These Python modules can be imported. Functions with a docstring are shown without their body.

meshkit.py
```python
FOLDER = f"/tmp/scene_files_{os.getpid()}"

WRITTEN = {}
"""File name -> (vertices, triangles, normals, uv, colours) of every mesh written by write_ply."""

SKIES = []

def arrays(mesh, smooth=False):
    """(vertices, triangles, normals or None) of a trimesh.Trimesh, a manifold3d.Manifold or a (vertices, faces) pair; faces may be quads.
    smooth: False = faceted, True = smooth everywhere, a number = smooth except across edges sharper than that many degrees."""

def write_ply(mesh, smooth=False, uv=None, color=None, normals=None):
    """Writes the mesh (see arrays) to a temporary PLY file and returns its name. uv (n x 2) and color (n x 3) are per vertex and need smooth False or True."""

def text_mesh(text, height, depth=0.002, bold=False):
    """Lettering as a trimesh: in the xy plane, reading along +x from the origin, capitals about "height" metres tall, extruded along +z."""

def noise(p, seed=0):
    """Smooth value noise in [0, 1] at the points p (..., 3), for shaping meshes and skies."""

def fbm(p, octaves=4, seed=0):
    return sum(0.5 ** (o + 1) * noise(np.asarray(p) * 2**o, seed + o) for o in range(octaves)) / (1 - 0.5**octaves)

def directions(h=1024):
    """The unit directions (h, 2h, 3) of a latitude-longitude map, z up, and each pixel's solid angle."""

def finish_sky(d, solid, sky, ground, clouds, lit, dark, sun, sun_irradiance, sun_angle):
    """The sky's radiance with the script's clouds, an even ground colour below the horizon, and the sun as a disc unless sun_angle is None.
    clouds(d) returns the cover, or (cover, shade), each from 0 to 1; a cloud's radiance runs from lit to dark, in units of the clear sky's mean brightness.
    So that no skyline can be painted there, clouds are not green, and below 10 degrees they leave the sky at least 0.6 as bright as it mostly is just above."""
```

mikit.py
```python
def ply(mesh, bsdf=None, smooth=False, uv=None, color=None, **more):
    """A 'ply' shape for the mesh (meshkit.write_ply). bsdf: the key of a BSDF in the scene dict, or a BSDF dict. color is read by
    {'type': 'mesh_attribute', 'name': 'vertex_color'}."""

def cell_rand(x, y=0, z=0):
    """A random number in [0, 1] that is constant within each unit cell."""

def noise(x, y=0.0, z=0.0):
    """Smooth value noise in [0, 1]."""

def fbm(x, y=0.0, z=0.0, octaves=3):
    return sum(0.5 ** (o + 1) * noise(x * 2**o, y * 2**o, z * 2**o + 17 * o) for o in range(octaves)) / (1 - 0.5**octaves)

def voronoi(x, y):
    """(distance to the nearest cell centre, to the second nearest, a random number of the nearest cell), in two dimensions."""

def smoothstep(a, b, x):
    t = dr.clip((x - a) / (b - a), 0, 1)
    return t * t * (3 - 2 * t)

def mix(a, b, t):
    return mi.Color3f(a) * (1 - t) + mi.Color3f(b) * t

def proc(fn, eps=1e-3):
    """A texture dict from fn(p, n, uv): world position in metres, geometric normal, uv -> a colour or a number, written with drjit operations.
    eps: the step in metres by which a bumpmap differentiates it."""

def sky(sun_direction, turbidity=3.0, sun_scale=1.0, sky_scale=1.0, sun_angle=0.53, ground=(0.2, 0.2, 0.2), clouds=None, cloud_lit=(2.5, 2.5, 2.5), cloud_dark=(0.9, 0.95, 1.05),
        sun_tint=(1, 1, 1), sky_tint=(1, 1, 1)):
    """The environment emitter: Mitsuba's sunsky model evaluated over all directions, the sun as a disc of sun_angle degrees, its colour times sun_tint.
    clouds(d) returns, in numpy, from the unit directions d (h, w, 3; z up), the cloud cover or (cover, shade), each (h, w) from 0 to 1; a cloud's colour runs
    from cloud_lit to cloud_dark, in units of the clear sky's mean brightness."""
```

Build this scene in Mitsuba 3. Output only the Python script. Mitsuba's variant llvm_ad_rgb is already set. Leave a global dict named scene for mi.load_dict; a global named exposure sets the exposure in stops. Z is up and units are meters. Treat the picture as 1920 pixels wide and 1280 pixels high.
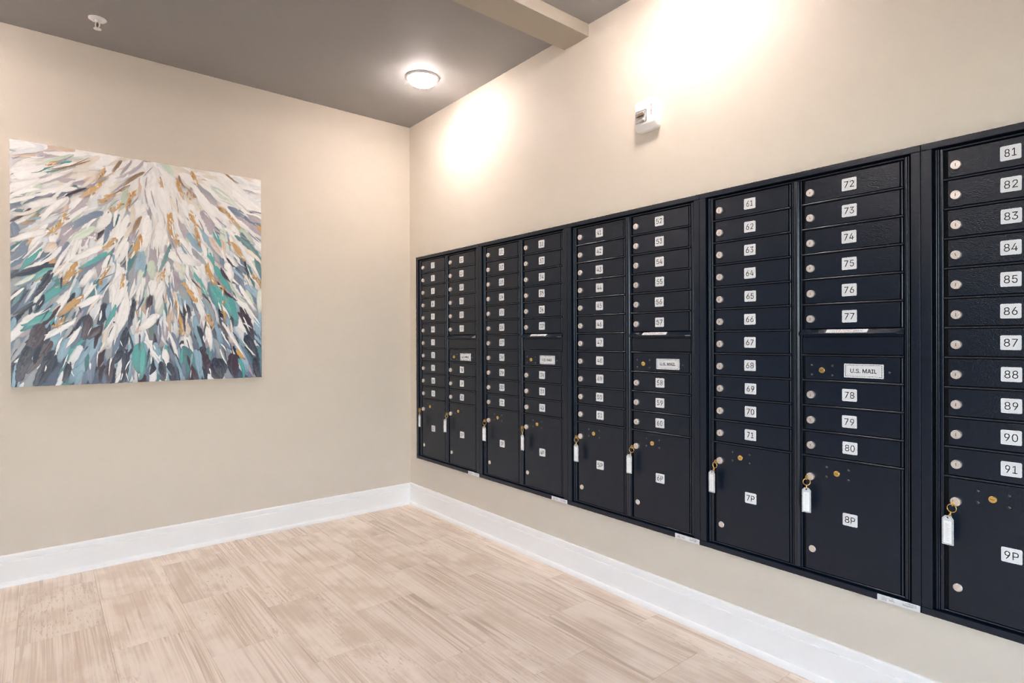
import math
import numpy as np
import trimesh
import drjit as dr
import mitsuba as mi
import mikit
import meshkit
from mikit import proc, noise, fbm, cell_rand, smoothstep, mix

T = mi.ScalarTransform4f
scene, labels = {}, {}

# ---------------------------------------------------------------- camera, sky, exposure
CAM = np.array([3.7911, -2.1272, 1.2034])
YAW, PITCH, ROLL, FOCAL = 2.4557, -0.0023, -0.0038, 1082.1
fwd = np.array([math.cos(YAW) * math.cos(PITCH), math.sin(YAW) * math.cos(PITCH), math.sin(PITCH)])
right = np.cross(fwd, [0, 0, 1]); right /= np.linalg.norm(right)
up0 = np.cross(right, fwd)
up = -right * math.sin(ROLL) + up0 * math.cos(ROLL)
scene['camera'] = {'type': 'perspective', 'fov': math.degrees(2 * math.atan(960 / FOCAL)), 'fov_axis': 'x', 'near_clip': 0.02, 'far_clip': 200.0,
                   'to_world': T().look_at(origin=CAM.tolist(), target=(CAM + fwd).tolist(), up=up.tolist())}
scene['sky'] = mikit.sky((0.25, 0.75, 0.6), turbidity=3.0, sun_scale=0.6, sky_scale=8.4, sky_tint=(1.20, 0.97, 0.78), ground=(0.25, 0.25, 0.24))
exposure = 3.06
LAMP = (19.2, 16.7, 15.6)

# ---------------------------------------------------------------- materials
def bsdf(key, d):
    scene[key] = d
    return key

def principled(key, color, rough=0.5, metallic=0.0, spec=0.5, bump=None, scale=1.0, eps=1e-3, **kw):
    base = color if isinstance(color, dict) else {'type': 'rgb', 'value': list(color)}
    d = {'type': 'principled', 'base_color': base, 'roughness': rough, 'metallic': metallic, 'specular': spec, **kw}
    if bump is not None:
        d = {'type': 'bumpmap', 'arbitrary': proc(bump, eps), 'scale': scale, 'bsdf': d}
    return bsdf(key, {'type': 'twosided', 'bsdf': d})

def peel(p, n, uv):                       # orange-peel roller texture of painted drywall, height in metres
    q = p * 85.0
    return 0.0011 * fbm(q.x + q.y * 0.31, q.y + q.z * 0.17, q.z, 2)

def powder(p, n, uv):                     # wrinkled powder coat
    q = p * 400.0
    return 0.00042 * noise(q.x, q.y, q.z)

def wall_tone(p, n, uv):
    v = fbm(p.x * 1.7, p.y * 1.7, p.z * 1.7, 3) - 0.5
    return mi.Color3f(0.650, 0.590, 0.510) * (1 + 0.05 * v)

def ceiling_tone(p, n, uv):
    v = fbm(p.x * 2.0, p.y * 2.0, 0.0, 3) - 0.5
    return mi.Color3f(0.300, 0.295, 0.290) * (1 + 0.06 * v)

TILE_W, TILE_L, TILE_Y0, TILE_X0 = 0.29, 0.58, -2.205, 0.205

def plank_tone(p, n, uv):
    row = dr.floor((p.y - TILE_Y0) / TILE_W)
    odd = row - 2 * dr.floor(row / 2)
    col = dr.floor((p.x - TILE_X0 + odd * 0.29) / TILE_L)
    r1, r2, r3 = cell_rand(row, col, 1), cell_rand(row, col, 2), cell_rand(row, col, 3)
    x, y = p.x + r1 * 40, p.y + r2 * 40
    wob = 0.008 * noise(x * 4.0, y * 7.0)
    g1 = fbm(x * 2.6, (y + wob) * 150.0, 0.0, 3)
    g2 = noise(x * 3.4, (y + wob) * 330.0, 5.0)
    broad = fbm(x * 1.8, (y + wob) * 38.0, 2.0, 2)
    streak = 0.45 * g1 + 0.25 * g2 + 0.30 * broad
    cloud = fbm(x * 6.0, y * 9.0, 3.0, 5)
    m = smoothstep(0.46, 0.74, noise(x * 1.3 + 9, y * 9.0 + r3 * 30) + 0.16 * (r3 - 0.4))     # 1: streaky grain, 0: mottled
    s = smoothstep(0.28, 0.68, streak)
    grain = mix((0.600, 0.480, 0.385), (0.810, 0.700, 0.605), s)
    mott = mix((0.640, 0.520, 0.425), (0.820, 0.715, 0.620), smoothstep(0.30, 0.66, 0.75 * cloud + 0.25 * g1))
    c = mix(mott, grain, 0.18 + 0.82 * m)
    vein = smoothstep(0.66, 0.78, fbm(x * 1.9 + 3, (y + wob) * 60.0, 5.0, 2)) * smoothstep(0.42, 0.75, noise(x * 2.3, y * 5.0, 7.0))
    c = mix(c, (0.450, 0.355, 0.280), 0.62 * vein)
    fleck = smoothstep(0.64, 0.80, fbm(x * 30.0, y * 170.0, 8.0, 2)) * smoothstep(0.45, 0.8, noise(x * 3.0, y * 6.0, 4.0))
    c = mix(c, (0.500, 0.400, 0.315), 0.55 * fleck)
    return c * (0.965 + 0.07 * cell_rand(row, col, 5))

principled('wall_paint', proc(wall_tone), 0.62, spec=0.3, bump=peel, scale=1.0, eps=2e-3)
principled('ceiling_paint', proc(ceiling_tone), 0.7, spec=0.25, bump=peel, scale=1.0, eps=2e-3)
principled('plank_vinyl', proc(plank_tone), 0.42, spec=0.4)
principled('joint_dark', (0.40, 0.32, 0.26), 0.8)
principled('trim_white', (0.84, 0.84, 0.83), 0.35)
principled('beam_paint', (0.400, 0.362, 0.300), 0.62, spec=0.3, bump=peel, scale=1.0, eps=2e-3)
principled('navy_paint', (0.010, 0.014, 0.026), 0.5)
principled('black_coat', (0.0042, 0.0096, 0.0205), 0.27, spec=0.42, bump=powder, scale=1.0, eps=4e-4)
principled('black_smooth', (0.0042, 0.0096, 0.0205), 0.22, spec=0.55)
principled('black_matt', (0.004, 0.004, 0.005), 0.7, spec=0.2)
principled('nickel', (0.80, 0.74, 0.70), 0.38, metallic=0.75)
principled('nickel_dark', (0.20, 0.17, 0.15), 0.5, metallic=0.4)
principled('steel_black', (0.10, 0.10, 0.11), 0.22, metallic=0.9)
principled('brass', (0.86, 0.58, 0.20), 0.25, metallic=0.9)
principled('brass_dark', (0.22, 0.13, 0.04), 0.5, metallic=0.4)
principled('plate_white', (0.66, 0.68, 0.71), 0.4)
principled('ink_black', (0.012, 0.012, 0.014), 0.5)
principled('ink_grey', (0.22, 0.22, 0.23), 0.6)
principled('print_grey', (0.60, 0.62, 0.64), 0.7)
principled('ink_brown', (0.20, 0.10, 0.08), 0.6)
principled('ink_red', (0.55, 0.22, 0.22), 0.6)
principled('sticker_silver', (0.66, 0.67, 0.68), 0.45)
principled('tag_plastic', (0.58, 0.60, 0.62), 0.15, spec=0.6)
principled('tag_edge', (0.25, 0.26, 0.28), 0.3)
principled('tag_paper', (0.80, 0.81, 0.83), 0.7)
principled('white_plastic', (0.82, 0.82, 0.81), 0.35)
principled('reflector_chrome', (0.75, 0.72, 0.68), 0.15, metallic=0.9)
principled('bulb_dark', (0.10, 0.05, 0.04), 0.2)
principled('canvas_side', (0.72, 0.70, 0.68), 0.8)
def knife(p, n, uv):                      # ridges the knife leaves in the paint
    return 0.0012 * fbm(p.y * 70.0, p.z * 70.0, 0.0, 3)

principled('oil_paint', {'type': 'mesh_attribute', 'name': 'vertex_color'}, 0.36, spec=0.4, bump=knife, scale=1.0, eps=1.5e-3)
principled('door_frame_grey', (0.10, 0.10, 0.105), 0.4)
bsdf('clear_lens', {'type': 'thindielectric', 'int_ior': 1.49})
bsdf('pane_glass', {'type': 'thindielectric', 'int_ior': 1.5})
bsdf('tinted_glass', {'type': 'thindielectric', 'int_ior': 1.5, 'specular_transmittance': {'type': 'rgb', 'value': [0.16, 0.24, 0.33]}})
bsdf('lens_white', {'type': 'diffuse', 'reflectance': {'type': 'rgb', 'value': [0.8, 0.8, 0.8]}})

# ---------------------------------------------------------------- helpers
def numbered(key):
    if key not in scene and key not in labels and not any(k.startswith(key + '__') for k in scene):
        return key
    i = 1
    while True:
        k = f'{key}_{i:03d}'
        if k not in scene and k not in labels and not any(x.startswith(k + '__') for x in scene):
            return k
        i += 1

counts = {}
def fresh(parent, name):
    base = f'{parent}__{name}' if parent else name
    n = counts.get(base, 0)
    counts[base] = n + 1
    return base if n == 0 else f'{base}_{n:03d}'

def put(name, shape, parent=None, to_world=None, label=None, **more):
    """One entry of the scene; shape is a ply dict (may be shared between copies)."""
    key = fresh(parent, name)
    d = dict(shape)
    if to_world is not None:
        d['to_world'] = to_world
    d.update(more)
    scene[key] = d
    if label:
        labels.setdefault(key, {})['label'] = label
    return key

def thing(name, label, cat, group=None):
    key = fresh(None, name)
    labels[key] = {'label': label, 'category': cat}
    if group:
        labels[key]['group'] = group
    return key

def struct(key, mesh, mat, smooth=False, label=None):
    scene[key] = mikit.ply(mesh, mat, smooth)
    labels[key] = {'kind': 'structure'}
    if label:
        labels[key]['label'] = label
    return key

def ply(mesh, mat, smooth=False):
    return mikit.ply(mesh, mat, smooth)

cat = trimesh.util.concatenate

def box(x0, x1, y0, y1, z0, z1):
    m = trimesh.creation.box(extents=(x1 - x0, y1 - y0, z1 - z0))
    m.apply_translation(((x0 + x1) / 2, (y0 + y1) / 2, (z0 + z1) / 2))
    return m

def cbox(x0, x1, y0, y1, z0, z1, c=0.0015, steps=2):
    """A box whose front (+z) edges are rounded with radius c."""
    pts = [(x, y, z0) for x in (x0, x1) for y in (y0, y1)]
    for k in range(steps + 1):
        a = math.pi / 2 * k / steps
        i, z = c * (1 - math.cos(a)), z1 - c + c * math.sin(a)
        pts += [(x, y, z) for x in (x0 + i, x1 - i) for y in (y0 + i, y1 - i)]
    return trimesh.convex.convex_hull(np.array(pts))

def half_round(x0, x1, y0, y1, z0, z1, along='x', n=8):
    """A bar with a half-round front, running along x or y."""
    pts = []
    for k in range(n + 1):
        a = math.pi * k / n
        if along == 'x':
            r = (y1 - y0) / 2
            pts += [(x, (y0 + y1) / 2 - r * math.cos(a), z1 - r + r * math.sin(a)) for x in (x0, x1)]
        else:
            r = (x1 - x0) / 2
            pts += [((x0 + x1) / 2 - r * math.cos(a), y, z1 - r + r * math.sin(a)) for y in (y0, y1)]
    pts += [(x, y, z0) for x in (x0, x1) for y in (y0, y1)]
    return trimesh.convex.convex_hull(np.array(pts))

def hull(pts):
    return trimesh.convex.convex_hull(np.array(pts, float))

def lathe(profile, n=28):
    """Surface of revolution around +z of (radius, z) points."""
    return trimesh.creation.revolve(np.array(profile, float), sections=n)

def plate(w, h, t, r, n=4):
    """Rounded rectangle centred on the origin, thickness t along +z."""
    from shapely.geometry import box as sbox
    poly = sbox(-w / 2 + r, -h / 2 + r, w / 2 - r, h / 2 - r).buffer(r, quad_segs=n)
    return trimesh.creation.extrude_polygon(poly, t, engine='earcut')

def frame_line(w, h, lw, t):
    from shapely.geometry import box as sbox
    poly = sbox(-w / 2, -h / 2, w / 2, h / 2).difference(sbox(-w / 2 + lw, -h / 2 + lw, w / 2 - lw, h / 2 - lw))
    return trimesh.creation.extrude_polygon(poly, t, engine='earcut')

def text(s, height, width=None, depth=0.0003, bold=False):
    """Lettering centred on the origin in the xy plane."""
    m = meshkit.text_mesh(s, height, depth, bold)
    b = m.bounds
    m.apply_translation((-(b[0][0] + b[1][0]) / 2, -(b[0][1] + b[1][1]) / 2, 0))
    if width:
        m.apply_scale((width / (b[1][0] - b[0][0]), 1, 1))
    return m

ON_RIGHT = T().rotate([1, 0, 0], 90)                       # local x right, y up, z out of the right wall (y = 0)
ON_LEFT = T(np.array([[0, 0, 1, 0], [1, 0, 0, 0], [0, 1, 0, 0], [0, 0, 0, 1]], float).tolist())   # the same for the left wall (x = 0)

# ---------------------------------------------------------------- the room
H, RX, FY = 2.778, 5.6, -4.3
struct('wall_right', box(-0.12, RX + 0.12, 0, 0.12, -0.1, H + 0.1), 'wall_paint')
struct('wall_left', box(-0.12, 0, FY - 0.12, 0, -0.1, H + 0.1), 'wall_paint')
V0, V1, VZ0, VZ1 = -3.3, -1.2, 0.45, 2.35
struct('wall_back', cat([box(RX, RX + 0.12, FY - 0.12, V0, -0.1, H + 0.1), box(RX, RX + 0.12, V1, 0, -0.1, H + 0.1),
                         box(RX, RX + 0.12, V0, V1, -0.1, VZ0), box(RX, RX + 0.12, V0, V1, VZ1, H + 0.1)]), 'wall_paint')
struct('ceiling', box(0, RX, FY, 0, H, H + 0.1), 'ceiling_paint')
# the wall opposite the mailboxes: a glazed door and a wide window
D0, D1, DH = 0.06, 0.96, 2.10
W0, W1, WZ0, WZ1 = 3.85, 5.40, 0.45, 2.35
front = cat([box(0, D0, FY - 0.12, FY, 0, H), box(D0, D1, FY - 0.12, FY, DH, H), box(D1, W0, FY - 0.12, FY, 0, H),
             box(W0, W1, FY - 0.12, FY, 0, WZ0), box(W0, W1, FY - 0.12, FY, WZ1, H), box(W1, RX, FY - 0.12, FY, 0, H)])
struct('wall_front', front, 'wall_paint')
f = cat([box(D0, D0 + 0.09, FY - 0.08, FY - 0.03, 0, DH), box(D1 - 0.09, D1, FY - 0.08, FY - 0.03, 0, DH),
         box(D0 + 0.09, D1 - 0.09, FY - 0.08, FY - 0.03, 0, 0.25), box(D0 + 0.09, D1 - 0.09, FY - 0.08, FY - 0.03, DH - 0.1, DH)])
struct('door_1', f, 'door_frame_grey')
put('pane', ply(box(D0 + 0.09, D1 - 0.09, FY - 0.056, FY - 0.055, 0.25, DH - 0.1), 'tinted_glass'), 'door_1')
put('handle', ply(cat([box(D1 - 0.075, D1 - 0.05, FY - 0.03, FY + 0.03, 1.0, 1.02), box(D1 - 0.075, D1 - 0.05, FY + 0.02, FY + 0.04, 0.85, 1.15)]), 'nickel'), 'door_1')
f = [box(W0, W1, FY - 0.09, FY - 0.03, WZ0, WZ0 + 0.05), box(W0, W1, FY - 0.09, FY - 0.03, WZ1 - 0.05, WZ1)]
for x in (W0, (W0 + W1) / 2 - 0.025, W1 - 0.05):
    f.append(box(x, x + 0.05, FY - 0.09, FY - 0.03, WZ0 + 0.05, WZ1 - 0.05))
struct('window_1', cat(f), 'trim_white')
for x0, x1 in ((W0 + 0.05, (W0 + W1) / 2 - 0.025), ((W0 + W1) / 2 + 0.025, W1 - 0.05)):
    put('pane', ply(box(x0, x1, FY - 0.061, FY - 0.06, WZ0 + 0.05, WZ1 - 0.05), 'pane_glass'), 'window_1')

f = [box(RX + 0.03, RX + 0.09, V0, V1, VZ0, VZ0 + 0.05), box(RX + 0.03, RX + 0.09, V0, V1, VZ1 - 0.05, VZ1)]
for y in (V0, (V0 + V1) / 2 - 0.025, V1 - 0.05):
    f.append(box(RX + 0.03, RX + 0.09, y, y + 0.05, VZ0 + 0.05, VZ1 - 0.05))
struct('window_2', cat(f), 'trim_white')
for y0, y1 in ((V0 + 0.05, (V0 + V1) / 2 - 0.025), ((V0 + V1) / 2 + 0.025, V1 - 0.05)):
    put('pane', ply(box(RX + 0.06, RX + 0.061, y0, y1, VZ0 + 0.05, VZ1 - 0.05), 'pane_glass'), 'window_2')
# dark double doors in the middle of the opposite wall
for i, (xa, xb) in enumerate(((1.04, 2.03), (2.04, 3.03))):
    struct(f'door_{i + 2}', cat([box(xa, xb, FY - 0.001, FY + 0.04, 0.005, 2.25), box(xa + 0.12, xb - 0.12, FY + 0.04, FY + 0.048, 0.2, 1.0), box(xa + 0.12, xb - 0.12, FY + 0.04, FY + 0.048, 1.15, 2.1)]), 'navy_paint')
    hx = xb - 0.09 if i == 0 else xa + 0.07
    put('handle', ply(cat([box(hx, hx + 0.02, FY + 0.04, FY + 0.09, 1.0, 1.02), box(hx, hx + 0.02, FY + 0.08, FY + 0.10, 0.9, 1.12)]), 'nickel'), f'door_{i + 2}')

# dropped beam across the ceiling, running out from the right wall
struct('ceiling_beam', box(1.632, 1.806, FY, 0, 2.717, H), 'beam_paint', label='shallow beige beam crossing the ceiling from the mailbox wall')

# floor: a sub-floor and one plank after the other
struct('floor', box(0, RX, FY, 0, -0.1, -0.0035), 'joint_dark')
g = 0.0003
for row in range(-8, 9):
    y0, y1 = TILE_Y0 + row * TILE_W, TILE_Y0 + (row + 1) * TILE_W
    odd = row % 2
    for col in range(-2, 12):
        x0 = TILE_X0 - odd * 0.29 + col * TILE_L
        a, b, c, d = max(x0, 0) + g, min(x0 + TILE_L, RX) - g, max(y0, FY) + g, min(y1, 0) - g
        if b - a > 0.02 and d - c > 0.01:
            put('plank', ply(cbox(a, b, c, d, -0.0035, 0, 0.0005, 1), 'plank_vinyl'), 'floor')

# baseboards with a cap line and a rounded shoe moulding
arc = [(0.013 + 0.016 * math.sin(a), 0.022 * math.cos(a)) for a in np.linspace(0, math.pi / 2, 6)]
profile = [(0, 0)] + arc[::-1] + [(0.013, 0.1165), (0.0115, 0.1180), (0.0070, 0.1190), (0.0070, 0.1225), (0.0110, 0.1240), (0.0110, 0.142), (0.0095, 0.1475), (0.006, 0.151), (0, 0.152)]
from shapely.geometry import Polygon
def baseboard(length):
    return trimesh.creation.extrude_polygon(Polygon(profile), length, engine='earcut')     # x out, y up, z along
m = baseboard(RX); m.apply_transform(np.array([[0, 0, 1, 0], [-1, 0, 0, 0], [0, 1, 0, 0], [0, 0, 0, 1.0]]))
struct('baseboard_right', m, 'trim_white', smooth=25)
m = baseboard(-FY); m.apply_transform(np.array([[1, 0, 0, 0], [0, 0, -1, 0], [0, 1, 0, 0], [0, 0, 0, 1.0]]))
struct('baseboard_left', m, 'trim_white', smooth=25)

# ---------------------------------------------------------------- ceiling lamps
LENS_R, RING_R = 0.086, 0.099
ring = ply(lathe([(RING_R - 0.001, 0), (RING_R, -0.004), (RING_R - 0.004, -0.009), (LENS_R + 0.003, -0.011), (LENS_R, -0.008), (LENS_R, 0)], 48), 'white_plastic', 40)
cap = [(LENS_R * math.sin(t), -0.009 - 0.043 * math.cos(t)) for t in np.linspace(math.pi / 2, 0, 11)]
lens_mesh = lathe([(0.0, -0.002), (LENS_R, -0.002)] + cap, 40)
if lens_mesh.volume < 0:
    lens_mesh.invert()
lens = ply(lens_mesh, 'lens_white', 50)
LAMPS = [(0.775, -0.345, 'round white ceiling lamp glowing beside the beam near the corner'),
         (2.42, -0.345, 'round white ceiling lamp above the strobe alarm on the mailbox wall'),
         (0.54, -2.75, 'round white ceiling lamp beside the painting wall, past the sprinkler'),
         (2.42, -2.25, 'round white ceiling lamp in the middle of the room'),
         (2.60, -3.65, 'round white ceiling lamp in front of the dark double doors')]
for x, y, lab in LAMPS:
    k = thing('ceiling_lamp', lab, 'ceiling lamp', 'round ceiling lamps')
    to = T().translate([x, y, H])
    put('trim_ring', ring, k, to)
    put('lens', lens, k, to, label='glowing white lens', emitter={'type': 'area', 'radiance': {'type': 'rgb', 'value': list(LAMP)}})

# ---------------------------------------------------------------- mailboxes, built in local axes: x right, y up, z out of the wall
W, X0, PITCH_Z, TOP = 0.7695, 0.135, 0.0889, 1.769
ZB, ZT = 0.3575, 1.7995
A0, B0 = 0.056, 0.4075                     # left edge of each column's opening
LOCK, PLATE = 0.031, 0.1555                # lock and number plate, measured from the opening's left edge
DL, DR, OPEN = 0.0105, 0.303, 0.315        # door's left and right edge, opening's width

M = {}
M['back'] = ply(box(0.002, W - 0.002, ZB + 0.002, ZT - 0.002, 0.0, 0.004), 'black_matt')
fl, fr = 0.029, 0.026
M['frame'] = ply(cat([cbox(0.0004, W - 0.0004, ZT - 0.0205, ZT, 0, 0.028, 0.002), cbox(0.0004, W - 0.0004, ZB, ZB + 0.0215, 0, 0.028, 0.002),
                      cbox(0.0004, fl, ZB + 0.0217, ZT - 0.0207, 0, 0.0275, 0.002), cbox(W - fr, W - 0.0004, ZB + 0.0217, ZT - 0.0207, 0, 0.0275, 0.002)]), 'black_coat', 35)
z0, z1 = ZB + 0.0245, ZT - 0.0245
M['strip'] = ply(cat([half_round(0.0355, 0.0405, z0, z1, 0, 0.0195, 'y'), half_round(0.0412, 0.0455, z0, z1, 0, 0.0190, 'y'), cbox(0.0460, 0.0555, z0, z1, 0, 0.0165, 0.0025, 3),
                      cbox(W - 0.0465, W - 0.037, z0, z1, 0, 0.0165, 0.0025, 3), half_round(W - 0.036, W - 0.031, z0, z1, 0, 0.0195, 'y'),
                      half_round(0.0555, W - 0.0465, TOP - 0.0005, z1, 0, 0.0175), half_round(0.0555, W - 0.0465, z0, z0 + 0.0065, 0, 0.0175)]), 'black_smooth', 35)
stile = [(0.376, z0 + 0.007, 0), (0.376, z1 - 0.007, 0), (0.402, z0 + 0.007, 0), (0.402, z1 - 0.007, 0)]
for a in np.linspace(0, math.pi, 9):
    stile += [(0.389 - 0.0125 * math.cos(a), y, 0.013 + 0.010 * math.sin(a)) for y in (z0 + 0.007, z1 - 0.007)]
M['stile'] = ply(cat([hull(stile), cbox(0.3715, 0.3755, z0 + 0.007, z1 - 0.007, 0, 0.0155, 0.001), cbox(0.4025, 0.4070, z0 + 0.007, z1 - 0.007, 0, 0.0155, 0.001)]), 'black_smooth', 40)
# all the following sit at the opening's left edge (x) and at a row's upper edge (y = 0)
M['bar'] = ply(half_round(0.0015, OPEN - 0.001, -0.0030, 0.0030, 0.004, 0.0200), 'black_smooth', 40)
M['hinge'] = ply(half_round(DR + 0.0022, OPEN - 0.003, -PITCH_Z + 0.0050, -0.0050, 0.004, 0.0158, 'y'), 'black_smooth', 40)
M['door'] = ply(cbox(DL, DR, -PITCH_Z + 0.0052, -0.0048, 0.004, 0.0155, 0.0014), 'black_coat', 35)
lock = lathe([(0, 0), (0.0133, 0), (0.0133, 0.0085), (0.0122, 0.0100), (0.0100, 0.0100), (0.0096, 0.0092), (0.0086, 0.0092), (0.0082, 0.0100), (0, 0.0100)], 24)
M['lock'] = ply(lock, 'nickel', 35)
M['keyhole'] = ply(cbox(-0.0011, 0.0011, -0.0045, 0.0045, 0.0098, 0.0104, 0.0002, 1), 'nickel_dark')
M['plate'] = ply(plate(0.0462, 0.0415, 0.0007, 0.0035), 'plate_white')
M['cap_lock'] = ply(lathe([(0, 0), (0.0120, 0), (0.0120, 0.0018), (0.0108, 0.0030), (0.0055, 0.0033), (0.0050, 0.0026), (0, 0.0026)], 24), 'nickel', 35)
M['brass_lock'] = ply(lathe([(0, 0), (0.0098, 0), (0.0098, 0.0030), (0.0085, 0.0042), (0.0060, 0.0042), (0.0056, 0.0034), (0, 0.0034)], 24), 'brass', 35)
M['brass_slot'] = ply(cbox(-0.0048, 0.0048, -0.0010, 0.0010, 0.0033, 0.0040, 0.0002, 1), 'brass_dark')
M['rivet'] = ply(lathe([(0.0046 * math.cos(a), 0.0032 * math.sin(a)) for a in np.linspace(0, math.pi / 2, 5)][::1], 14), 'steel_black', 60)
PZ1, PZ0 = TOP - 11 * PITCH_Z - 0.0048, ZB + 0.0325
M['parcel_door'] = ply(cbox(DL, DR, PZ0, PZ1, 0.004, 0.0155, 0.0016), 'black_coat', 35)
M['parcel_hinge'] = ply(half_round(DR + 0.0022, OPEN - 0.003, PZ0, PZ1, 0.004, 0.0158, 'y'), 'black_smooth', 40)
M['slot_panel'] = ply(cat([cbox(0.0015, OPEN - 0.003, TOP - 7 * PITCH_Z + 0.0050, TOP - 6 * PITCH_Z - 0.026, 0.004, 0.0145, 0.0014),
                           cbox(0.0015, OPEN - 0.003, TOP - 6 * PITCH_Z - 0.0255, TOP - 6 * PITCH_Z - 0.010, 0.004, 0.0100, 0.001)]), 'black_coat', 35)
hz = TOP - 6 * PITCH_Z + 0.0015
hood_pts = [(-0.0005, hz, 0.0155), (OPEN + 0.0005, hz, 0.0155), (-0.0005, hz - 0.0185, 0.006), (OPEN + 0.0005, hz - 0.0185, 0.006)]
for y in (hz - 0.0150, hz - 0.0190):
    hood_pts += [(0.002, y, 0.038), (0.300, y, 0.038), (OPEN, y, 0.022), (-0.0005, y, 0.030)]
M['hood'] = ply(hull(hood_pts), 'black_smooth')
slope = math.degrees(math.atan2(0.0225, 0.0165))          # the hood's face leans back from upright by this angle
M['hood_card'] = ply(plate(0.128, 0.0185, 0.0005, 0.0008), 'plate_white')
M['hood_text'] = ply(text('OUTGOING MAIL', 0.0095, 0.104), 'ink_brown')
M['mail_plate'] = ply(plate(0.119, 0.0465, 0.0010, 0.0012), 'plate_white')
M['mail_line'] = ply(frame_line(0.110, 0.0385, 0.0011, 0.0013), 'ink_black')
M['mail_text'] = ply(text('U.S. MAIL', 0.0130, 0.0800, 0.0013, True), 'ink_black')
M['sticker'] = ply(plate(0.118, 0.0202, 0.0004, 0.001), 'sticker_silver')
M['sticker_name'] = ply(text('FLORENCE', 0.0052, 0.037, 0.0006).apply_translation((0.031, 0.0048, 0)), 'ink_grey')
M['sticker_text'] = ply(text('USPS STD 4C', 0.0040, 0.034, 0.0006).apply_translation((-0.030, 0.0050, 0)), 'ink_grey')
M['fine_print'] = ply(cat([box(x, x + w, y, y + 0.0013, 0, 0.0006) for x, w, y in ((-0.047, 0.016, 0.0), (-0.026, 0.014, 0.0), (-0.047, 0.013, -0.003), (-0.026, 0.017, -0.003), (-0.047, 0.015, -0.006), (0.012, 0.036, -0.001), (0.012, 0.030, -0.004))]), 'ink_grey')
numerals = {}
def numeral(s):
    if s not in numerals:
        w = 0.0125 if len(s) == 1 else (0.0315 if s.endswith('P') else 0.0300)
        if s == '1': w = 0.007
        elif '1' in s: w *= 0.88
        numerals[s] = ply(text(s, 0.0215, w, 0.0010), 'ink_black')
    return numerals[s]

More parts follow.
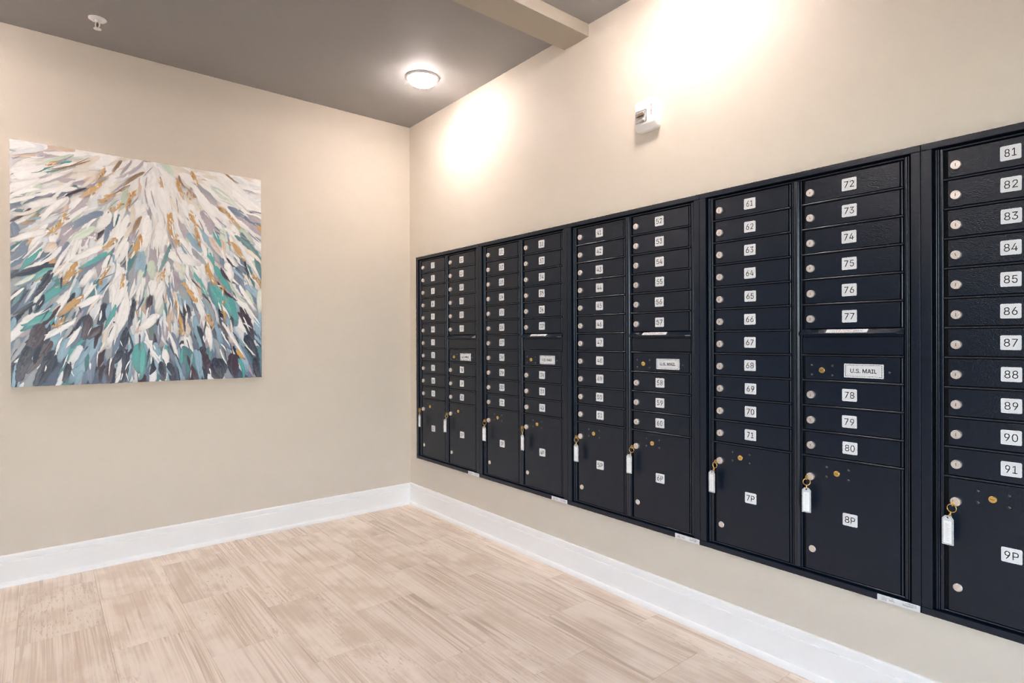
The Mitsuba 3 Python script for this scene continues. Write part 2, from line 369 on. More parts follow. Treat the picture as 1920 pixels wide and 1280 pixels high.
rng = np.random.default_rng(7)
RANGE = [('1', '20', '1P', '2P'), ('21', '40', '3P', '4P'), ('41', '60', '5P', '6P'), ('61', '80', '7P', '8P'), ('81', '', '9P', '')]
PLACES = ['nearest the room corner', 'second from the room corner', 'in the middle of the row', 'second from the right end', 'cut off at the right edge']
for u in range(5):
    first, last, pa, pb = RANGE[u]
    span = f'mailboxes {first} to {last}' if last else 'mailboxes 81 to 91'
    unit = thing('mailbox_unit', f'black metal mailbox unit with {span}, {PLACES[u]}', 'mailbox unit', 'mailbox units along the wall')
    base = T().translate([X0 + u * W, 0, 0]) @ ON_RIGHT
    put('back_panel', M['back'], unit, base)
    put('trim_frame', M['frame'], unit, base)
    put('door_frame', M['strip'], unit, base)
    put('stile', M['stile'], unit, base)
    n = 20 * u + 1
    for c, xc in enumerate((A0, B0)):
        hidden = u == 4 and c == 1                                # beyond the photo's edge: built, without numbers
        for k in range(1, 12):
            if not (c == 1 and k == 6):
                put('divider_bar', M['bar'], unit, base @ T().translate([xc, TOP - k * PITCH_Z, 0]))
        for k in range(11):
            if c == 1 and k in (6, 7):
                continue
            at = base @ T().translate([xc, TOP - k * PITCH_Z, 0])
            d = put('mailbox_door', M['door'], unit, at)
            put('hinge_strip', M['hinge'], d, at)
            lk = base @ T().translate([xc + LOCK + rng.normal(0, 0.0003), TOP - (k + 0.5) * PITCH_Z - 0.0062, 0.0155])
            put('lock', M['lock'], d, lk, label='round nickel lock')
            put('keyhole', M['keyhole'], d, lk @ T().rotate([0, 0, 1], float(rng.normal(0, 5))))
            pl = base @ T().translate([xc + PLATE + rng.normal(0, 0.0006), TOP - (k + 0.5) * PITCH_Z + rng.normal(0, 0.0004), 0.0155]) @ T().rotate([0, 0, 1], float(rng.normal(0, 0.4)))
            put('number_plate', M['plate'], d, pl, label=None if hidden else f'white number plate reading {n}')
            if not hidden:
                put('numeral', numeral(str(n)), d, pl)
                n += 1
        if c == 1:
            at = base @ T().translate([xc, 0, 0])
            put('slot_panel', M['slot_panel'], unit, at)
            hd = put('outgoing_slot_hood', M['hood'], unit, at)
            if u in (1, 2, 3):
                cx = {1: 0.140, 2: 0.136, 3: 0.150}[u]
                tc = at @ T().translate([cx, hz - 0.0073, 0.0268]) @ T().rotate([1, 0, 0], -slope) @ T().translate([0, 0, 0.0002])
                put('name_card', M['hood_card'], hd, tc, label='white card reading OUTGOING MAIL')
                put('lettering', M['hood_text'], hd, tc @ T().translate([0, 0, 0.0004]))
            ty = TOP - 7 * PITCH_Z
            d = put('mail_access_door', M['door'], unit, base @ T().translate([xc, ty, 0]))
            put('hinge_strip', M['hinge'], d, base @ T().translate([xc, ty, 0]))
            q = lambda x, y: base @ T().translate([x, y, 0.0155])
            put('lock', M['brass_lock'], d, q(xc + 0.0670, 1.0945), label='small brass lock')
            put('keyhole', M['brass_slot'], d, q(xc + 0.0670, 1.0945))
            for x, y in ((0.0325, 1.1115), (0.1010, 1.1112), (0.0325, 1.0785), (0.1010, 1.0778), (0.2735, 1.0945)):
                put('rivet', M['rivet'], d, q(xc + x, y))
            if not hidden:
                put('sign_plate', M['mail_plate'], d, q(xc + 0.1980, 1.0965), label='white plate reading U.S. MAIL')
                put('sign_border', M['mail_line'], d, q(xc + 0.1980, 1.0965))
                put('lettering', M['mail_text'], d, q(xc + 0.1980, 1.0965))
        d = put('parcel_door', M['parcel_door'], unit, base @ T().translate([xc, 0, 0]))
        put('hinge_strip', M['parcel_hinge'], d, base @ T().translate([xc, 0, 0]))
        q = lambda x, y: base @ T().translate([xc + x, y, 0.0155])
        put('lock', M['lock'], d, q(LOCK - 0.002, 0.7182), label='round nickel lock')
        put('brass_lock', M['brass_lock'], d, q(0.1145, 0.7415), label='small brass lock')
        put('brass_keyhole', M['brass_slot'], d, q(0.1145, 0.7415))
        for x, y in ((0.0815, 0.7593), (0.0815, 0.7256), (0.1515, 0.7590), (0.1515, 0.7259)):
            put('rivet', M['rivet'], d, q(x, y))
        put('cap_lock', M['cap_lock'], d, q(LOCK + 0.0018, 0.4625), label='flat nickel lock cap')
        if not hidden:
            put('number_plate', M['plate'], d, q(PLATE + 0.0005, 0.5925), label=f'white number plate reading {(pa, pb)[c]}')
            put('numeral', numeral((pa, pb)[c]), d, q(PLATE + 0.0005, 0.5925))
    if u < 4:
        st = put('data_sticker', M['sticker'], unit, base @ T().translate([0.7078, ZB + 0.0106, 0.028]), label='silver sticker with small print')
        for nm, mk in (('maker_name', 'sticker_name'), ('standard_name', 'sticker_text'), ('fine_print', 'fine_print')):
            kk = put(nm, M[mk], st, base @ T().translate([0.7078, ZB + 0.0106, 0.028]))
            if nm == 'fine_print':
                labels[kk] = {'kind': 'stuff'}

# ---------------------------------------------------------------- keys with their tags, hanging from the parcel locks
K = {}
def torus(R, r, a=28, b=8):
    return trimesh.creation.torus(R, r, major_sections=a, minor_sections=b)
def turned(m, axis, deg):
    m.apply_transform(trimesh.transformations.rotation_matrix(math.radians(deg), axis)); return m
from shapely.geometry import Point
bow = Point(0, 0).buffer(0.0088, quad_segs=6).union(Polygon([(-0.004, 0), (0.004, 0), (0.003, 0.013), (-0.003, 0.013)])).difference(Point(0, -0.004).buffer(0.0026, quad_segs=4))
blade = trimesh.creation.extrude_polygon(bow, 0.0022, engine='earcut'); blade.apply_translation((0, 0, -0.0011))
turned(blade, [0, 1, 0], 90); turned(blade, [1, 0, 0], -90)          # sticks straight out of the lock: z is out of the wall
K['key'] = ply(blade.apply_translation((0, 0, 0.0345)), 'brass')
K['ring'] = ply(cat([torus(0.0118, 0.0011), torus(0.0118, 0.0010).apply_translation((0.0004, -0.0003, 0.0019))]), 'brass', 60)
clasp = cat([lathe([(0, -0.006), (0.0026, -0.006), (0.0034, -0.003), (0.0022, 0.000), (0.0024, 0.006), (0, 0.006)], 12)])
turned(clasp, [1, 0, 0], -90)
K['clasp'] = ply(clasp, 'brass', 40)
K['link'] = ply(torus(0.0048, 0.0007, 18, 6), 'brass', 60)
tw, th = 0.0285, 0.0770
outer = Polygon([(-tw / 2, 0), (-tw / 2, -th), (tw / 2, -th), (tw / 2, 0), (tw / 4, 0.009), (-tw / 4, 0.009)]).buffer(-0.001).buffer(0.001)
hole = Point(0, 0.0035).buffer(0.0028, quad_segs=5)
body = trimesh.creation.extrude_polygon(outer.difference(hole), 0.0030, engine='earcut')
K['tag'] = ply(body, 'tag_plastic')
line = outer.buffer(-0.0018).difference(outer.buffer(-0.0028)).difference(hole.buffer(0.001))
K['tag_line'] = ply(trimesh.creation.extrude_polygon(line, 0.0034, engine='earcut'), 'tag_edge')
ins = trimesh.creation.box(extents=(tw - 0.0095, th - 0.0115, 0.0006)); ins.apply_translation((0, -th / 2 - 0.0005, 0.0033))
K['paper'] = ply(ins, 'tag_paper')
K['print'] = ply(cat([box(-0.006, -0.006 + w, y, y + 0.0014, 0.0036, 0.0039) for y, w in zip(np.arange(-0.066, -0.014, 0.0042), (11, 9, 12, 7, 10, 12, 8, 11, 9, 12, 6, 10, 8))
                          for w in (w * 0.001,)]), 'print_grey')
KX = [(0.082, -4), (0.414, 4), (0.079, 8), (0.405, -6), (0.083, 3), (0.419, 5), (0.068, -8), (0.435, 16), (0.073, -4)]
KY = [0.0, 0.002, 0.002, -0.003, 0.001, 0.001, -0.001, 0.003, 0.0]
names = ['1P', '2P', '3P', '4P', '5P', '6P', '7P', '8P', '9P']
for i, (kx, turn) in enumerate(KX):
    u, c = i // 2, i % 2
    xc = (A0, B0)[c]
    k = thing('key_with_tag', f'brass key with a white plastic tag hanging from the lock of parcel locker {names[i]}', 'key', 'keys in the parcel locks')
    base = T().translate([X0 + u * W, 0, 0]) @ ON_RIGHT
    lx, ly = xc + LOCK - 0.002, 0.7182
    put('key', K['key'], k, base @ T().translate([lx, ly, 0.0155]))
    dz, top = 0.050, 0.7045 + KY[i]
    hx = kx if abs(kx - lx) < 0.03 else lx
    rx = 0.5 * (hx + lx)
    swing = math.degrees(math.atan2(hx - lx, 0.06))
    at = base @ T().translate([lx, ly - 0.003, dz]) @ T().rotate([0, 0, 1], float(swing))
    put('ring', K['ring'], k, at @ T().translate([0, -0.0115, 0]) @ T().rotate([0, 1, 0], float(turn * 2.5)))
    put('clasp', K['clasp'], k, at @ T().translate([0, -0.0285, 0]))
    put('link', K['link'], k, at @ T().translate([0, -0.0375, 0]) @ T().rotate([0, 1, 0], 20))
    hang = base @ T().translate([hx, ly - 0.003 - 0.0445 + KY[i], dz - 0.0015]) @ T().rotate([0, 1, 0], float(turn))
    tg = put('tag', K['tag'], k, hang, label='clear plastic key tag')
    put('border', K['tag_line'], tg, hang)
    put('insert', K['paper'], tg, hang, label='white paper insert')
    labels[put('faded_print', K['print'], tg, hang)] = {'kind': 'stuff'}

# ---------------------------------------------------------------- strobe alarm on the right wall
s = thing('fire_alarm_strobe', 'white plastic fire alarm strobe high on the wall above the mailboxes', 'fire alarm')
at = T().translate([2.178, 0, 2.2065]) @ ON_RIGHT
sw, sh = 0.116, 0.136
pts = []
def rounded_ring(w, h, r, z, n=4):
    out = []
    for cx, cy, a0 in ((w / 2 - r, h / 2 - r, 0), (-w / 2 + r, h / 2 - r, 90), (-w / 2 + r, -h / 2 + r, 180), (w / 2 - r, -h / 2 + r, 270)):
        for k in range(n + 1):
            a = math.radians(a0 + 90 * k / n)
            out.append((cx + r * math.cos(a), cy + r * math.sin(a), z))
    return out
pts = rounded_ring(sw, sh, 0.016, 0) + rounded_ring(sw, sh, 0.016, 0.026)
front_ring = rounded_ring(sw - 0.010, sh - 0.012, 0.014, 0.040)
pts += [(x, y + 0.004 if y < 0 else y, z if y > 0 else z - 0.0) for x, y, z in front_ring if y > -sh / 2 + 0.05] + [(x * 0.97, -sh / 2 + 0.026, 0.038) for x in (-sw / 2 + 0.006, sw / 2 - 0.006)]
put('body', ply(hull(pts), 'white_plastic', 20), s, at)
lx_, ly_ = -0.020, -0.006
lensm = hull(rounded_ring(0.056, 0.050, 0.010, 0.030) + rounded_ring(0.054, 0.048, 0.010, 0.048) + rounded_ring(0.044, 0.038, 0.010, 0.056))
put('strobe_lens', ply(lensm.apply_translation((lx_, ly_, 0)), 'clear_lens', 30), s, at, label='clear strobe lens')
refl = cat([hull([(-0.022, 0.020, 0.041), (0.022, 0.020, 0.041), (-0.022, 0.002, 0.041), (0.022, 0.002, 0.041), (-0.018, 0.014, 0.052), (0.018, 0.014, 0.052)]),
            hull([(-0.022, -0.020, 0.041), (0.022, -0.020, 0.041), (-0.016, -0.006, 0.041), (0.016, -0.006, 0.041), (-0.012, -0.016, 0.050), (0.012, -0.016, 0.050)])])
put('reflector', ply(refl.apply_translation((lx_, ly_, 0)), 'reflector_chrome'), s, at, label='chrome reflector inside the lens')
tube = trimesh.creation.cylinder(0.003, 0.036, sections=12); turned(tube, [0, 1, 0], 90)
put('flash_tube', ply(tube.apply_translation((lx_, ly_ - 0.001, 0.047)), 'bulb_dark', 40), s, at, label='dark flash tube')
bez = frame_line(0.0600, 0.0540, 0.0025, 0.0012)
put('lens_gasket', ply(bez.apply_translation((lx_, ly_, 0.0398)), 'ink_grey'), s, at)
ls = []
for i, ch in enumerate('FIRE'):
    ls.append(text(ch, 0.0075, None, 0.0008).apply_translation((0.037, 0.030 - 0.0125 * i, 0.0398)))
put('lettering', ply(cat(ls), 'ink_red'), s, at, label='small red word FIRE')

# ---------------------------------------------------------------- sprinkler in the ceiling
s = thing('fire_sprinkler', 'small white fire sprinkler hanging from the ceiling near the painting', 'sprinkler')
at = T().translate([0.330, -1.902, H])
put('escutcheon', ply(lathe([(0, 0), (0.038, 0), (0.038, -0.002), (0.033, -0.006), (0.019, -0.007), (0.017, -0.004), (0, -0.004)], 36), 'white_plastic', 40), s, at, label='round white ceiling plate')
put('body', ply(lathe([(0, -0.003), (0.011, -0.003), (0.011, -0.014), (0.008, -0.017), (0, -0.017)], 20), 'white_plastic', 40), s, at)
arms = []
for sx in (-1, 1):
    path = [(sx * 0.009, 0, -0.014), (sx * 0.0128, 0, -0.022), (sx * 0.0128, 0, -0.033), (sx * 0.007, 0, -0.043), (0, 0, -0.047)]
    for a, b in zip(path[:-1], path[1:]):
        arms.append(trimesh.creation.cylinder(0.0024, segment=np.array([a, b]), sections=10))
        arms.append(trimesh.creation.icosphere(1, 0.0024).apply_translation(b))
am = cat(arms)
put('frame_arms', ply(turned(am, [0, 0, 1], 35), 'white_plastic', 50), s, at)
put('glass_bulb', ply(lathe([(0, -0.016), (0.002, -0.017), (0.003, -0.024), (0.0032, -0.032), (0.0018, -0.040), (0, -0.042)], 14), 'bulb_dark', 60), s, at, label='dark glass bulb')
star = Point(0, 0).buffer(0.0165, quad_segs=8)
for k in range(10):
    a = 2 * math.pi * k / 10
    star = star.difference(Polygon([(0.010 * math.cos(a - 0.05), 0.010 * math.sin(a - 0.05)), (0.02 * math.cos(a - 0.09), 0.02 * math.sin(a - 0.09)), (0.02 * math.cos(a + 0.09), 0.02 * math.sin(a + 0.09)), (0.010 * math.cos(a + 0.05), 0.010 * math.sin(a + 0.05))]))
put('deflector', ply(trimesh.creation.extrude_polygon(star, 0.0016, engine='earcut').apply_translation((0, 0, -0.0495)), 'white_plastic'), s, at)

# ---------------------------------------------------------------- the abstract painting on the left wall
PW, PH, PD = 1.176, 1.222, 0.040
pt = thing('abstract_painting', 'square abstract canvas with radiating white, gold, teal and navy strokes on the left wall', 'painting')
at = T().translate([0, -2.238, 2.202]) @ ON_LEFT          # local x right, y up (0 = top edge), z out
cv = cbox(0, PW, -PH, 0, 0.002, PD, 0.003)
put('canvas', ply(cv, 'canvas_side', 35), pt, at, label='pale canvas sides')
ACCENTS = {
    'teal': [(0.103, 0.549, 0.049, 0.636, 0.032),(0.387, 0.531, 0.291, 0.605, 0.031),(0.151, 0.856, 0.057, 0.92, 0.034),(0.909, 0.685, 0.998, 0.828, 0.077),(0.998, 0.754, 1.021, 0.876, 0.045),(0.544, 1.034, 0.534, 1.169, 0.057),(0.423, 0.814, 0.388, 0.913, 0.023)],
    'deepteal': [(0.751, 1.071, 0.751, 1.2, 0.062),(1.078, 0.374, 1.173, 0.516, 0.044),(0.877, 1.048, 0.872, 1.12, 0.043),(0.041, 0.738, 0.011, 0.81, 0.023),(1.149, 0.468, 1.173, 0.593, 0.036)],
    'mint': [(0.953, 0.34, 0.975, 0.46, 0.045),(0.325, 0.407, 0.249, 0.47, 0.048),(0.223, 0.039, 0.307, 0.022, 0.038),(0.92, 0.113, 1.032, 0.181, 0.045),(0.771, 0.54, 0.75, 0.624, 0.042),(0.543, 0.628, 0.515, 0.709, 0.034),(0.11, 0.218, 0.056, 0.299, 0.029),(1.173, 0.669, 1.167, 0.797, 0.036),(0.087, 0.673, 0.034, 0.718, 0.023)],
    'gold': [(0.386, 0.126, 0.282, 0.252, 0.034),(0.224, 0.346, 0.15, 0.45, 0.028),(0.198, 0.076, 0.142, 0.108, 0.013),(0.459, 0.19, 0.351, 0.263, 0.022),(0.514, 0.17, 0.477, 0.288, 0.025),(0.459, 0.246, 0.413, 0.297, 0.03),(0.543, 0.425, 0.496, 0.542, 0.04),(0.423, 0.45, 0.387, 0.498, 0.027),(0.266, 0.596, 0.2, 0.707, 0.046),(0.283, 0.766, 0.192, 0.875, 0.053),(0.2, 0.886, 0.176, 0.928, 0.023),(0.396, 0.596, 0.352, 0.697, 0.025),(0.468, 0.634, 0.45, 0.702, 0.015),(0.679, 0.281, 0.719, 0.463, 0.049),(0.781, 0.267, 0.812, 0.322, 0.032),(0.812, 0.357, 0.834, 0.439, 0.027),(0.719, 0.076, 0.76, 0.187, 0.035),(0.776, 0.125, 0.807, 0.173, 0.034),(0.791, 0.021, 0.823, 0.081, 0.021),(0.942, 0.207, 1.055, 0.315, 0.029),(1.009, 0.407, 1.078, 0.512, 0.041),(1.125, 0.584, 1.173, 0.669, 0.031),(0.866, 0.555, 0.92, 0.684, 0.045),(0.953, 0.682, 0.97, 0.878, 0.029),(0.75, 0.659, 0.813, 0.774, 0.025),(0.71, 0.767, 0.74, 0.965, 0.03),(0.649, 0.609, 0.64, 0.655, 0.03),(0.871, 0.844, 0.898, 0.915, 0.039),(0.639, 0.091, 0.644, 0.136, 0.012),(0.377, 0.084, 0.36, 0.141, 0.018)],
    'brown': [(0.454, 0.03, 0.422, 0.086, 0.024),(0.307, 0.054, 0.166, 0.124, 0.009),(0.552, 0.073, 0.468, 0.144, 0.025),(0.729, 0.063, 0.755, 0.117, 0.019),(0.975, -0.001, 1.038, 0.043, 0.016),(0.543, 0.323, 0.505, 0.407, 0.027),(0.422, 0.207, 0.496, 0.15, 0.009),(0.496, 0.229, 0.482, 0.287, 0.011),(0.72, 0.86, 0.735, 0.93, 0.012),(0.931, 0.209, 0.975, 0.239, 0.013)],
    'plum': [(0.309, 0.872, 0.292, 0.963, 0.047),(0.119, 0.929, 0.08, 1.032, 0.075),(0.406, 1.11, 0.401, 1.209, 0.049),(1.015, 1.099, 1.021, 1.21, 0.062),(1.067, 0.825, 1.125, 0.962, 0.046),(0.352, 0.925, 0.318, 0.969, 0.039),(0.038, 1.133, 0.027, 1.193, 0.046),(0.855, 1.072, 0.877, 1.169, 0.053),(0.586, 0.75, 0.577, 0.83, 0.027)],
    'navy': [(0.057, 1.032, 0.019, 1.163, 0.069),(0.143, 0.607, 0.011, 0.669, 0.029),(0.16, 1.074, 0.104, 1.196, 0.064),(0.225, 1.117, 0.209, 1.19, 0.041),(0.92, 1.133, 0.948, 1.207, 0.093),(1.096, 0.987, 1.137, 1.101, 0.064),(1.078, 0.512, 1.096, 0.599, 0.016),(0.151, 0.658, 0.095, 0.765, 0.037),(0.469, 0.945, 0.451, 1.056, 0.037),(0.478, 1.067, 0.465, 1.2, 0.033),(0.506, 0.788, 0.487, 0.9, 0.03),(0.451, 1.034, 0.424, 1.1, 0.046),(0.64, 1.115, 0.65, 1.196, 0.049),(0.834, 0.929, 0.855, 1.024, 0.028),(0.088, 0.807, 0.019, 0.86, 0.023),(1.137, 1.113, 1.155, 1.215, 0.047)],
    'slate': [(0.36, 0.327, 0.257, 0.384, 0.043),(0.056, 0.513, 0.01, 0.588, 0.046),(0.232, 0.493, 0.191, 0.561, 0.033),(0.223, 0.235, 0.118, 0.258, 0.034),(0.496, 0.788, 0.478, 0.923, 0.033),(1.032, 0.578, 1.067, 0.701, 0.063),(1.009, 0.197, 1.067, 0.238, 0.046),(0.018, 0.416, 0.018, 0.466, 0.038),(0.353, 1.033, 0.318, 1.184, 0.035),(0.69, 0.977, 0.7, 1.093, 0.05),(0.953, 0.511, 0.987, 0.594, 0.045)],
    'sky': [(0.225, 1.001, 0.192, 1.085, 0.051),(0.331, 1.012, 0.259, 1.182, 0.062),(0.506, 1.001, 0.483, 1.179, 0.052),(0.813, 1.072, 0.84, 1.191, 0.038),(1.155, 0.822, 1.161, 0.974, 0.041),(1.044, 1.037, 1.078, 1.162, 0.052),(0.543, 0.515, 0.534, 0.64, 0.048),(0.119, 0.712, 0.041, 0.809, 0.032),(0.45, 0.757, 0.423, 0.836, 0.037),(0.975, 0.337, 0.992, 0.434, 0.034),(0.611, 1.035, 0.621, 1.161, 0.045)],
    'lav': [(0.174, 0.039, 0.114, 0.067, 0.043),(0.86, 0.255, 0.893, 0.347, 0.065),(0.73, 0.614, 0.72, 0.697, 0.047),(0.669, 0.48, 0.669, 0.538, 0.05),(0.845, 0.857, 0.888, 1.036, 0.045),(0.308, 0.172, 0.198, 0.171, 0.035),(0.103, 0.785, 0.08, 0.827, 0.027),(0.64, 0.92, 0.63, 1.012, 0.059),(0.59, 0.259, 0.591, 0.317, 0.021),(1.113, 0.244, 1.167, 0.262, 0.048),(0.495, 0.027, 0.459, 0.09, 0.019)],
    'peach': [(0.224, 0.6, 0.167, 0.657, 0.033),(0.223, 0.304, 0.199, 0.35, 0.025),(0.175, 0.5, 0.142, 0.534, 0.049),(0.942, 0.415, 0.964, 0.486, 0.051),(0.898, 0.407, 0.953, 0.487, 0.044),(0.771, 0.859, 0.771, 0.953, 0.041),(0.998, 0.926, 1.004, 1.0, 0.038),(0.342, 0.112, 0.299, 0.185, 0.025),(0.7, 0.733, 0.71, 0.791, 0.026)],
    'white': [(0.59, 0.042, 0.581, 0.215, 0.108),(0.649, 0.112, 0.679, 0.258, 0.05),(0.063, 0.165, 0.01, 0.195, 0.055),(0.158, 0.282, 0.063, 0.328, 0.049),(0.199, 0.276, 0.118, 0.382, 0.033),(0.118, 0.444, 0.01, 0.498, 0.04),(0.396, 0.322, 0.352, 0.404, 0.054),(0.477, 0.343, 0.405, 0.496, 0.056),(0.571, 0.319, 0.552, 0.48, 0.077),(0.639, 0.344, 0.63, 0.472, 0.05),(0.459, 0.646, 0.423, 0.814, 0.037),(0.478, 0.756, 0.423, 0.957, 0.046),(0.65, 0.701, 0.62, 0.817, 0.03),(0.601, 0.67, 0.591, 0.739, 0.044),(0.699, 0.511, 0.813, 0.548, 0.081),(0.792, 0.692, 0.855, 0.856, 0.042),(0.976, 0.546, 0.998, 0.63, 0.056),(0.92, 0.003, 1.078, 0.124, 0.067),(1.021, 0.108, 1.161, 0.2, 0.058),(0.823, 0.141, 0.92, 0.271, 0.054),(0.352, 0.502, 0.249, 0.576, 0.044),(0.352, 0.762, 0.266, 0.82, 0.035),(0.423, 0.913, 0.397, 1.012, 0.045),(0.241, 0.895, 0.143, 0.97, 0.028),(0.065, 1.062, 0.019, 1.092, 0.014),(0.267, 0.937, 0.225, 1.022, 0.019),(1.055, 0.676, 1.125, 0.798, 0.028),(0.976, 0.914, 1.055, 1.074, 0.02),(1.055, 0.427, 1.161, 0.594, 0.021),(0.611, 0.863, 0.544, 0.933, 0.049),(0.572, 1.012, 0.64, 1.127, 0.017),(0.326, 0.71, 0.258, 0.799, 0.023),(0.855, 0.892, 0.888, 1.036, 0.032),(0.225, 1.106, 0.242, 1.17, 0.008),(0.143, 0.835, 0.072, 0.879, 0.013),(0.326, 0.634, 0.283, 0.702, 0.035)],
}
COL = {'teal': (0.095, 0.400, 0.390), 'deepteal': (0.090, 0.235, 0.255), 'mint': (0.560, 0.670, 0.560), 'gold': (0.600, 0.355, 0.120), 'brown': (0.300, 0.190, 0.110),
       'plum': (0.052, 0.028, 0.046), 'navy': (0.020, 0.027, 0.055), 'slate': (0.175, 0.235, 0.335), 'sky': (0.290, 0.460, 0.570), 'lav': (0.440, 0.390, 0.440),
       'peach': (0.640, 0.490, 0.380), 'white': (0.910, 0.900, 0.885), 'cool': (0.740, 0.770, 0.800), 'grey': (0.360, 0.390, 0.420), 'cream': (0.780, 0.720, 0.620)}
COL = {k: np.array(v) for k, v in COL.items()}
pr = np.random.default_rng(21)
verts, faces, cols = [], [], []
count = [0]
APEX = np.array([0.60, -0.06])

def stroke(u, v, ang, length, width, c0, c1, ragged=0.25, bend=0.0, lift=0.0):
    """One palette-knife stroke: a thin curved slab of paint, its colour streaked along the pull from c0 to c1."""
    nl, nw = max(5, min(18, int(length / 0.010))), (8 if width > 0.02 else 5)
    d, n = np.array([math.cos(ang), math.sin(ang)]), np.array([-math.sin(ang), math.cos(ang)])
    h0 = 0.0004 + 5.0e-6 * len(verts) + lift
    jag = pr.normal(0, ragged, (nl, 2)) * 0.5
    strip = pr.random(nw)
    V, C = [], []
    for i in range(nl):
        t = i / (nl - 1)
        prof = max(0.06, math.sin(math.pi * (0.05 + 0.90 * t ** 0.75))) ** 0.7
        ctr = np.array([u, v]) + d * length * (t - 0.5) + n * bend * length * (4 * (t - 0.5) ** 2 - 0.5)
        for j in range(nw):
            sgn = j / (nw - 1) * 2 - 1
            off = sgn * 0.5 * width * prof * (1 + (jag[i, 0] if sgn < 0 else jag[i, 1]) * abs(sgn))
            p = ctr + n * off
            ridge = 0.00005 * pr.random() - (0.00006 if abs(sgn) == 1 else 0)
            p = (min(max(p[0], 0.001), PW - 0.001), min(max(p[1], 0.001), PH - 0.001))
            V.append((p[0], -p[1], PD + h0 + ridge))
            mixv = np.clip(strip[j] * 0.55 + 0.55 * (t - 0.4) + pr.normal(0, 0.08), 0, 1)
            soft = 0.40 if abs(sgn) == 1 else (0.10 if abs(sgn) > 0.6 else 0.0)
            soft = max(soft, 0.6 * max(0, 2 * t - 1) ** 3, 0.25 * (i == 0))
            if width < 0.012:
                soft *= 0.3
            C.append(np.clip((c0 * (1 - mixv) + c1 * mixv) * (1 - soft) * (1 + pr.normal(0, 0.03)) + soft * ground(*p), 0, 0.92))
    k = count[0]
    for i in range(nl - 1):
        for j in range(nw - 1):
            a = k + i * nw + j
            faces.append((a, a + nw, a + nw + 1)); faces.append((a, a + nw + 1, a + 1))
    verts.append(V); cols.append(C)
    count[0] += nl * nw

def ground(u, v):
    s = min(1.0, max(0.0, depth_of(u, v)))
    return COL['white'] * (1 - s) ** 1.5 + (0.4 * COL['slate'] + 0.6 * COL['navy']) * (1 - (1 - s) ** 1.5)

def radial(u, v):
    return math.atan2(v - APEX[1], u - APEX[0])

def depth_of(u, v):
    """0 in the pale crown at the top, 1 in the dark lower edge."""
    return np.clip(1.08 * v / PH + 0.16 * ((u - 0.60) / 0.6) ** 2 * min(1, v / 0.35) + (0.06 if u < 0.4 else 0) - (0.10 * math.exp(-((u - 0.60) / 0.16) ** 2)), 0, 1.1)

def pick(s):
    pal = ['white', 'cream', 'cool', 'lav', 'mint', 'peach', 'gold', 'slate', 'sky', 'grey', 'teal', 'deepteal', 'navy', 'plum']
    knots = [0.0, 0.25, 0.45, 0.65, 0.85, 1.0]
    tab = np.array([[14, 3, 3, .6, .5, .4, .2, .1, 0, 0, 0, 0, 0, 0], [11, 2.5, 3, 1.2, .7, .7, .4, .6, .4, .3, .1, 0, 0, 0], [8, 1.5, 3, 1.4, .6, .7, .4, 1.4, 1.6, 1.0, .4, .3, .2, .2],
                    [4.5, .6, 2.5, 1.2, .3, .6, .5, 2.2, 2.2, 1.6, .7, .7, .8, .6], [3.0, .2, 1.8, .8, .1, .2, .2, 2.4, 2.4, 1.7, .6, .8, 1.8, 1.3], [1.2, 0, .8, .5, 0, .1, .1, 2.2, 2.2, 1.4, .6, .9, 2.8, 1.9]])
    w = np.array([np.interp(s, knots, tab[:, i]) for i in range(len(pal))])
    return pal[pr.choice(len(pal), p=w / w.sum())]

# ground coat, then broad strokes, then the large known patches, then finer strokes over them
gu, gv = np.meshgrid(np.linspace(0.001, PW - 0.001, 40), np.linspace(0.001, PH - 0.001, 42))
gV, gC = [], []
for u, v in zip(gu.ravel(), gv.ravel()):
    s = min(1.0, depth_of(u, v))
    gV.append((u, -v, PD + 0.0002))
    gC.append(COL['white'] * (1 - s) ** 1.3 + (0.5 * COL['slate'] + 0.5 * COL['navy']) * (1 - (1 - s) ** 1.3))
for i in range(41):
    for j in range(39):
        a = i * 40 + j
        faces.append((a, a + 40, a + 41)); faces.append((a, a + 41, a + 1))
verts.append(gV); cols.append(gC); count[0] += len(gV)

def scatter(n, l0, l1, w0, w1, ragged=0.3):
    for _ in range(n):
        u, v = pr.uniform(0, PW), pr.uniform(0, PH)
        s = depth_of(u, v) + pr.normal(0, 0.05)
        c = pick(np.clip(s, 0, 1))
        c2 = pick(np.clip(s, 0, 1)) if pr.random() < 0.5 else ('white' if pr.random() < 0.6 * (1 - s) + 0.15 else c)
        L = pr.uniform(l0, l1)
        stroke(u, v, radial(u, v) + pr.normal(0, 0.16), L, pr.uniform(w0, w1), COL[c], COL[c] * 0.72 + COL[c2] * 0.28, ragged, pr.normal(0, 0.06))

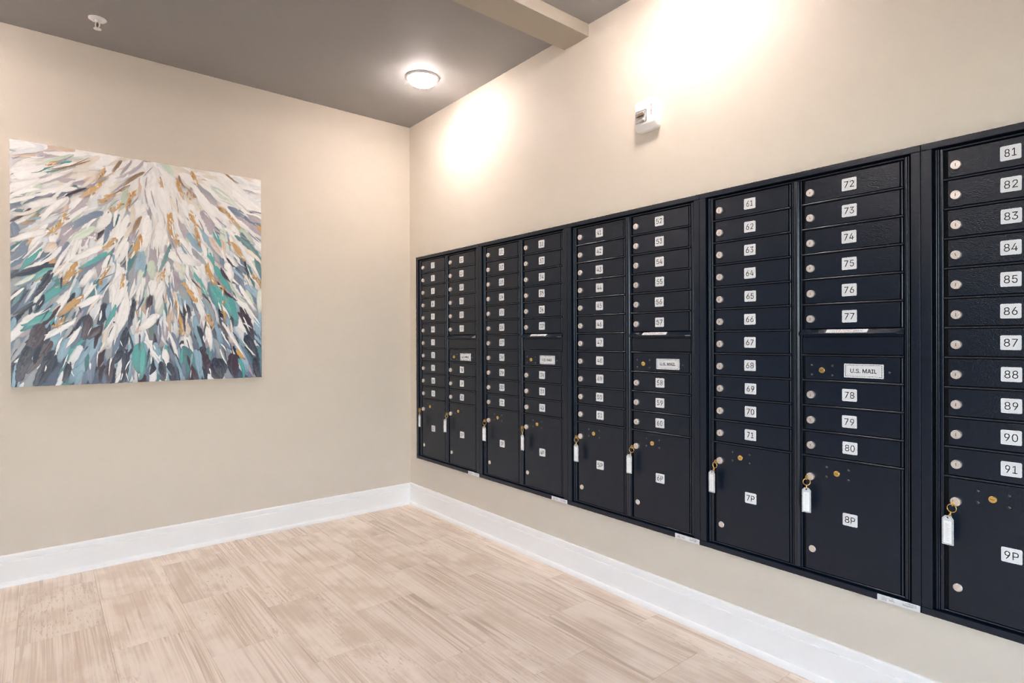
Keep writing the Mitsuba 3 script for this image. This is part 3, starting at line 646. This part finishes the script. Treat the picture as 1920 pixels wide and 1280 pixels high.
scatter(300, 0.15, 0.32, 0.040, 0.075, 0.12)
scatter(240, 0.10, 0.22, 0.026, 0.048, 0.16)
order = ['white', 'slate', 'navy', 'sky', 'plum', 'lav', 'mint', 'deepteal', 'teal', 'peach', 'white', 'gold', 'brown']
def accents(keys, shrink=1.0):
    for key in keys:
        for u1, v1, u2, v2, w in ACCENTS[key]:
            L = math.hypot(u2 - u1, v2 - v1)
            n = 2 if L > 0.05 else 1
            for q in range(n):
                o = pr.normal(0, 0.10 * w, 2)
                tone = COL[key] * pr.uniform(0.88, 1.10)
                mixed = COL['white'] if key in ('white', 'mint', 'peach') else tone * 0.8 + COL[['white', 'slate', 'cool', 'grey'][pr.integers(4)]] * 0.2
                stroke((u1 + u2) / 2 + o[0], (v1 + v2) / 2 + o[1], math.atan2(v2 - v1, u2 - u1) + pr.normal(0, 0.05), max(L * 1.45, w) * shrink, w * (0.9 if q == 0 else 0.55) * shrink, tone, mixed, 0.16, pr.normal(0, 0.05))
accents(['white', 'slate', 'navy', 'sky', 'plum', 'lav', 'mint', 'deepteal', 'teal', 'peach'])
scatter(250, 0.08, 0.20, 0.010, 0.027, 0.2)
accents(['white'], 0.9)
accents(['gold'], 0.72)
accents(['brown', 'teal', 'plum', 'navy'], 0.85)
for u1, v1, u2, v2, w in ACCENTS['gold']:                  # crumbly gold leaf: short broken dabs
    for _ in range(12):
        t = pr.random()
        stroke(u1 + (u2 - u1) * t + pr.normal(0, 0.3 * w), v1 + (v2 - v1) * t + pr.normal(0, 0.3 * w), math.atan2(v2 - v1, u2 - u1) + pr.normal(0, 0.4), pr.uniform(0.012, 0.035), pr.uniform(0.004, 0.011),
               COL[('gold', 'brown', 'white', 'gold')[pr.integers(4)]], COL[('gold', 'cream')[pr.integers(2)]], 0.6)
for _ in range(220):                                       # thin white and dark scratches of the knife
    u, v = pr.uniform(0, PW), pr.uniform(0.05, PH)
    s = depth_of(u, v)
    c = 'white' if pr.random() < 0.72 else ('navy' if s > 0.55 else 'lav')
    stroke(u, v, radial(u, v) + pr.normal(0, 0.22), pr.uniform(0.03, 0.11), pr.uniform(0.003, 0.010), COL[c], COL['cool'] if c == 'white' else COL['slate'], 0.3, pr.normal(0, 0.03))
vv, cc = np.concatenate([np.array(x) for x in verts]), np.concatenate([np.array(x) for x in cols])
put('brushwork', mikit.ply((vv, np.array(faces)), 'oil_paint', True, color=cc), pt, at, label='thick radiating knife strokes of oil paint')
labels[pt + '__brushwork']['kind'] = 'stuff'
